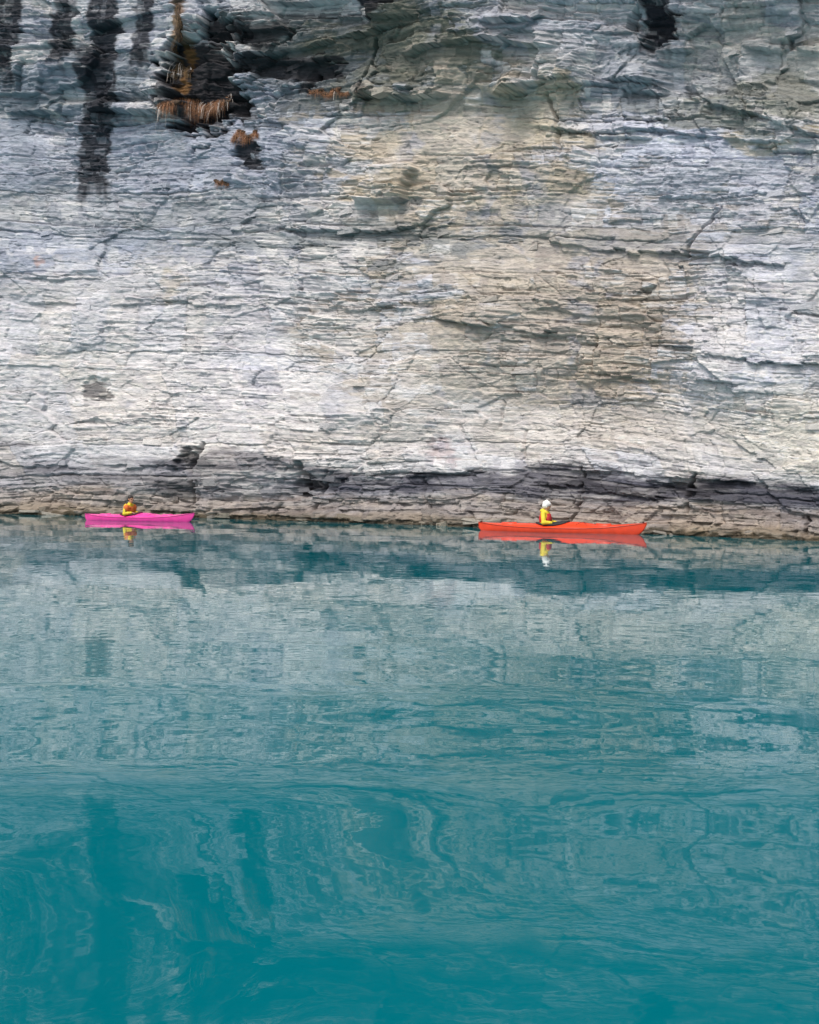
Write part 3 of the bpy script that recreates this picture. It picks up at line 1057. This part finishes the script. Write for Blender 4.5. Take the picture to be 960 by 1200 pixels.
def build_person(label, kayak, ring, lean, head_turn, head_tilt, style, shift=0.0, size=1.0):
    root = bpy.data.objects.new("person", None); link(root)
    seatx = -.40 + shift
    root.location = kayak.matrix_basis @ Vector((seatx, 0, -.02)); root.rotation_euler = kayak.rotation_euler; root.scale = (size, size, size)
    tag(root, label, "person", "paddlers in the kayaks")

    def T(x, y, z):                   # lean the trunk about the hips
        a = lean
        return Vector((x * math.cos(a) + (z - .1) * math.sin(a), y, .1 - x * math.sin(a) + (z - .1) * math.cos(a)))
    neck = T(0, 0, .60)
    HC = neck + Vector((.025, 0, .15))
    HM = Matrix.Translation(HC) @ Matrix.Rotation(head_turn, 4, 'Z') @ Matrix.Rotation(head_tilt, 4, 'Y')

    def h(x, y, z): return HM @ Vector((x, y, z))
    hrot = (Matrix.Rotation(head_turn, 4, 'Z') @ Matrix.Rotation(head_tilt, 4, 'Y'))
    arms = {}
    for s in (-1, 1):
        if style == 'white':
            el = T(.05, .255 * s, .30); wr = Vector((.27, .17 * s, .285))
        else:
            el = T(.08, .25 * s, .30); wr = Vector((.34, .15 * s, .29))
        arms[s] = (T(-.01, .175 * s, .525), el, wr)
    bm = Vol()
    # trunk
    ell(bm, T(0, 0, .11), (.125, .17, .12)); ell(bm, T(-.01, 0, .25), (.105, .15, .16))
    ell(bm, T(0, 0, .43), (.115, .165, .16)); ell(bm, T(-.01, 0, .52), (.08, .185, .07))
    capsule(bm, T(-.01, 0, .54), .062, neck + Vector((.01, 0, .06)), .054)
    # head: skull, jaw, nose, ears, brow, lips
    ell(bm, h(-.01, 0, .03), (.098, .076, .092), hrot); ell(bm, h(.025, 0, -.045), (.068, .058, .072), hrot)
    ell(bm, h(.062, 0, -.092), (.026, .030, .022), hrot); ell(bm, h(.098, 0, -.015), (.022, .013, .020), hrot)
    capsule(bm, h(.084, 0, .018), .011, h(.108, 0, -.018), .013)
    ell(bm, h(.086, 0, -.058), (.016, .026, .010), hrot); ell(bm, h(.078, 0, .030), (.016, .052, .012), hrot)
    for s in (-1, 1):
        ell(bm, h(-.012, .076 * s, -.005), (.020, .010, .032), hrot)
        sh, el, wr = arms[s]
        capsule(bm, sh, .056, el, .044); capsule(bm, el, .043, wr, .028)
        # legs forward under the deck
        hip = Vector((.05, .09 * s, .10)); kn = Vector((.50, .14 * s, .155)); an = Vector((.92, .09 * s, .03))
        capsule(bm, hip, .082, kn, .055); capsule(bm, kn, .054, an, .036)
        capsule(bm, an, .034, an + Vector((.05, 0, .07)), .026)
        # hand: palm, four curled fingers of unequal length, thumb from the side
        hd = Vector((.085, -.035 * s, -.012)); hd.normalize()
        lat = Vector((.25, .95 * s, 0)).normalized()
        dn = Vector((0, 0, -1))
        for q in (-.022, -.007, .008, .022):
            capsule(bm, wr, .020, wr + hd * .075 + lat * q * .9, .014)
        for q, ln in ((-.028, .058), (-.009, .070), (.010, .066), (.029, .050)):
            k0 = wr + hd * .080 + lat * q
            k1 = k0 + hd * ln * .55 + dn * .008; k2 = k1 + hd * ln * .35 + dn * .028
            capsule(bm, k0, .0105, k1, .0095, 6); capsule(bm, k1, .0095, k2, .0085, 6)
        t0 = wr + hd * .025 - lat * .024; t1 = t0 + hd * .035 - lat * .026; t2 = t1 + hd * .028 - lat * .002 + dn * .012
        capsule(bm, t0, .014, t1, .0115, 6); capsule(bm, t1, .0115, t2, .0095, 6)
    body = fuse("body", bm, M_skin, root, .0075, 3)
    for s in (-1, 1):
        b = Vol(); ell(b, h(.082, .033 * s, .008), (.012, .014, .009), hrot); mesh_obj("eye", np.concatenate(b.v).tolist(), np.concatenate(b.f).tolist(), M_eye, root)
    # trousers
    b = Vol(); ell(b, Vector((0, 0, .11)), (.137, .182, .125))
    for s in (-1, 1):
        capsule(b, (.05, .09 * s, .10), .092, (.50, .14 * s, .155), .066); capsule(b, (.50, .14 * s, .155), .066, (.90, .09 * s, .035), .046)
    fuse("trousers", b, M_trouser, root, .012)
    # jacket: trunk, sleeves, collar or hood
    b = Vol()
    ell(b, T(-.01, 0, .26), (.125, .172, .17)); ell(b, T(0, 0, .43), (.132, .182, .165)); ell(b, T(-.01, 0, .53), (.094, .20, .075))
    for s in (-1, 1):
        sh, el, wr = arms[s]
        capsule(b, sh, .074, el, .062); capsule(b, el, .062, wr - (wr - el).normalized() * .02, .042)
        ell(b, el.lerp(sh, .45) + Vector((0, .012 * s, 0)), (.066, .064, .05)); ell(b, el + Vector((-.01, 0, -.012)), (.062, .06, .055))
    if style == 'white':          # hood bunched behind the neck
        ell(b, T(-.085, 0, .60), (.085, .115, .062)); ell(b, T(-.03, 0, .585), (.09, .10, .05))
    else:
        capsule(b, T(-.01, 0, .55), .084, T(-.008, 0, .60), .074)
    fuse("jacket", b, M_yellow, root, .010, 3)
    # buoyancy vest
    b = Vol()
    if style == 'white':
        ell(b, T(-.085, 0, .37), (.085, .155, .19)); ell(b, T(.09, 0, .38), (.085, .15, .17)); ell(b, T(0, 0, .30), (.13, .183, .09))
        for s in (-1, 1):
            capsule(b, T(-.10, .09 * s, .52), .036, T(.09, .085 * s, .50), .036)
        fuse("buoyancy_vest", b, M_redvest, root, .010, 4)
    else:
        ell(b, T(.075, 0, .39), (.105, .165, .175)); ell(b, T(.02, 0, .32), (.13, .188, .10)); ell(b, T(-.07, 0, .44), (.075, .13, .12))
        for s in (-1, 1):
            capsule(b, T(-.09, .10 * s, .54), .042, T(.09, .10 * s, .51), .045); ell(b, T(.04, .19 * s, .48), (.10, .085, .12))
        fuse("buoyancy_vest", b, M_orangevest, root, .010, 4)
        for s in (-1, 1):
            b = Vol()
            a0, a1, a2 = T(-.06, .20 * s, .575), T(.06, .255 * s, .44), Vector((.20, .245 * s, .31))
            capsule(b, a0, .019, a1, .019, 7); capsule(b, a1, .019, a2, .021, 7)
            fuse("dark_strap", b, M_maroon, root, .008, 1)
    # cap or hair
    b = Vol()
    if style == 'white':
        ell(b, h(-.014, 0, .045), (.115, .093, .095), hrot); ell(b, h(-.045, 0, -.01), (.085, .088, .085), hrot)
        capsule(b, h(-.02, .082, .005), .018, h(.01, .072, -.05), .014); capsule(b, h(-.02, -.082, .005), .018, h(.01, -.072, -.05), .014)
        ell(b, h(.06, 0, .055), (.055, .075, .022), hrot)
        ell(b, h(-.03, 0, .138), (.028, .028, .022), hrot)
        fuse("knit_cap", b, M_white, root, .008, 3)
    else:
        ell(b, h(-.022, 0, .048), (.102, .084, .088), hrot); ell(b, h(-.055, 0, -.012), (.064, .074, .078), hrot)
        ell(b, h(-.095, 0, -.02), (.045, .05, .05), hrot); ell(b, h(.05, 0, .088), (.045, .062, .028), hrot)
        fuse("hair", b, M_hair, root, .008, 2)
    # gloves on the white capped paddler
    if style == 'white':
        for s in (-1, 1):
            sh, el, wr = arms[s]
            hd = Vector((.085, -.035 * s, -.012)); hd.normalize(); lat = Vector((.25, .95 * s, 0)).normalized(); dn = Vector((0, 0, -1))
            b = Vol()
            for q in (-.022, -.007, .008, .022): capsule(b, wr, .026, wr + hd * .075 + lat * q, .020)
            for q, ln in ((-.030, .058), (-.010, .070), (.011, .066), (.031, .050)):
                k0 = wr + hd * .08 + lat * q; k1 = k0 + hd * ln * .6 + dn * .008; k2 = k1 + hd * ln * .4 + dn * .03
                capsule(b, k0, .0135, k1, .0125, 6); capsule(b, k1, .0125, k2, .0118, 6)
            t0 = wr + hd * .025 - lat * .026; t1 = t0 + hd * .035 - lat * .028; t2 = t1 + hd * .03 + dn * .012
            capsule(b, t0, .018, t1, .0145, 6); capsule(b, t1, .0145, t2, .0125, 6)
            fuse("glove", b, M_glove, root, .006, 1)
    # spray skirt from waist to cockpit rim (worn by the paddler)
    inv = (Matrix.Translation(root.location) @ root.rotation_euler.to_matrix().to_4x4() @ Matrix.Diagonal((size, size, size, 1))).inverted() @ kayak.matrix_basis
    n = len(ring); vs, fs = [], []
    c0 = T(-.01, 0, .27)
    for k in range(5):
        q = k / 4
        for i, p in enumerate(ring):
            pr = inv @ (p + Vector((0, 0, .030)))
            cen = inv @ Vector((sum(a.x for a in ring) / n, 0, p.z + .03))
            pr = cen + (pr - cen) * 1.06; 
            a = 2 * math.pi * i / n
            w = Vector((c0.x + .140 * math.cos(a), .19 * math.sin(a), c0.z))
            e = q ** .55
            v = w.lerp(pr, q); v.z = w.z + (pr.z - w.z) * e
            vs.append(v)
    for k in range(4):
        for i in range(n):
            fs.append((k * n + i, k * n + (i + 1) % n, (k + 1) * n + (i + 1) % n, (k + 1) * n + i))
    vs += [Vector((v.x, v.y, v.z - .028)) for v in vs[4 * n:5 * n]]
    for i in range(n):
        fs.append((4 * n + i, 4 * n + (i + 1) % n, 5 * n + (i + 1) % n, 5 * n + i))
    mesh_obj("spray_skirt", vs, fs, M_glove if style == 'white' else M_maroon, root)
    return root


build_person("paddler in yellow jacket, red vest and white cap sitting in the orange kayak", red, red_ring, R(4), R(18), R(10), 'white')
build_person("dark haired paddler in yellow jacket and orange vest sitting in the pink kayak", pink, pink_ring, R(20), R(-12), R(8), 'dark', -0.14, 1.1)
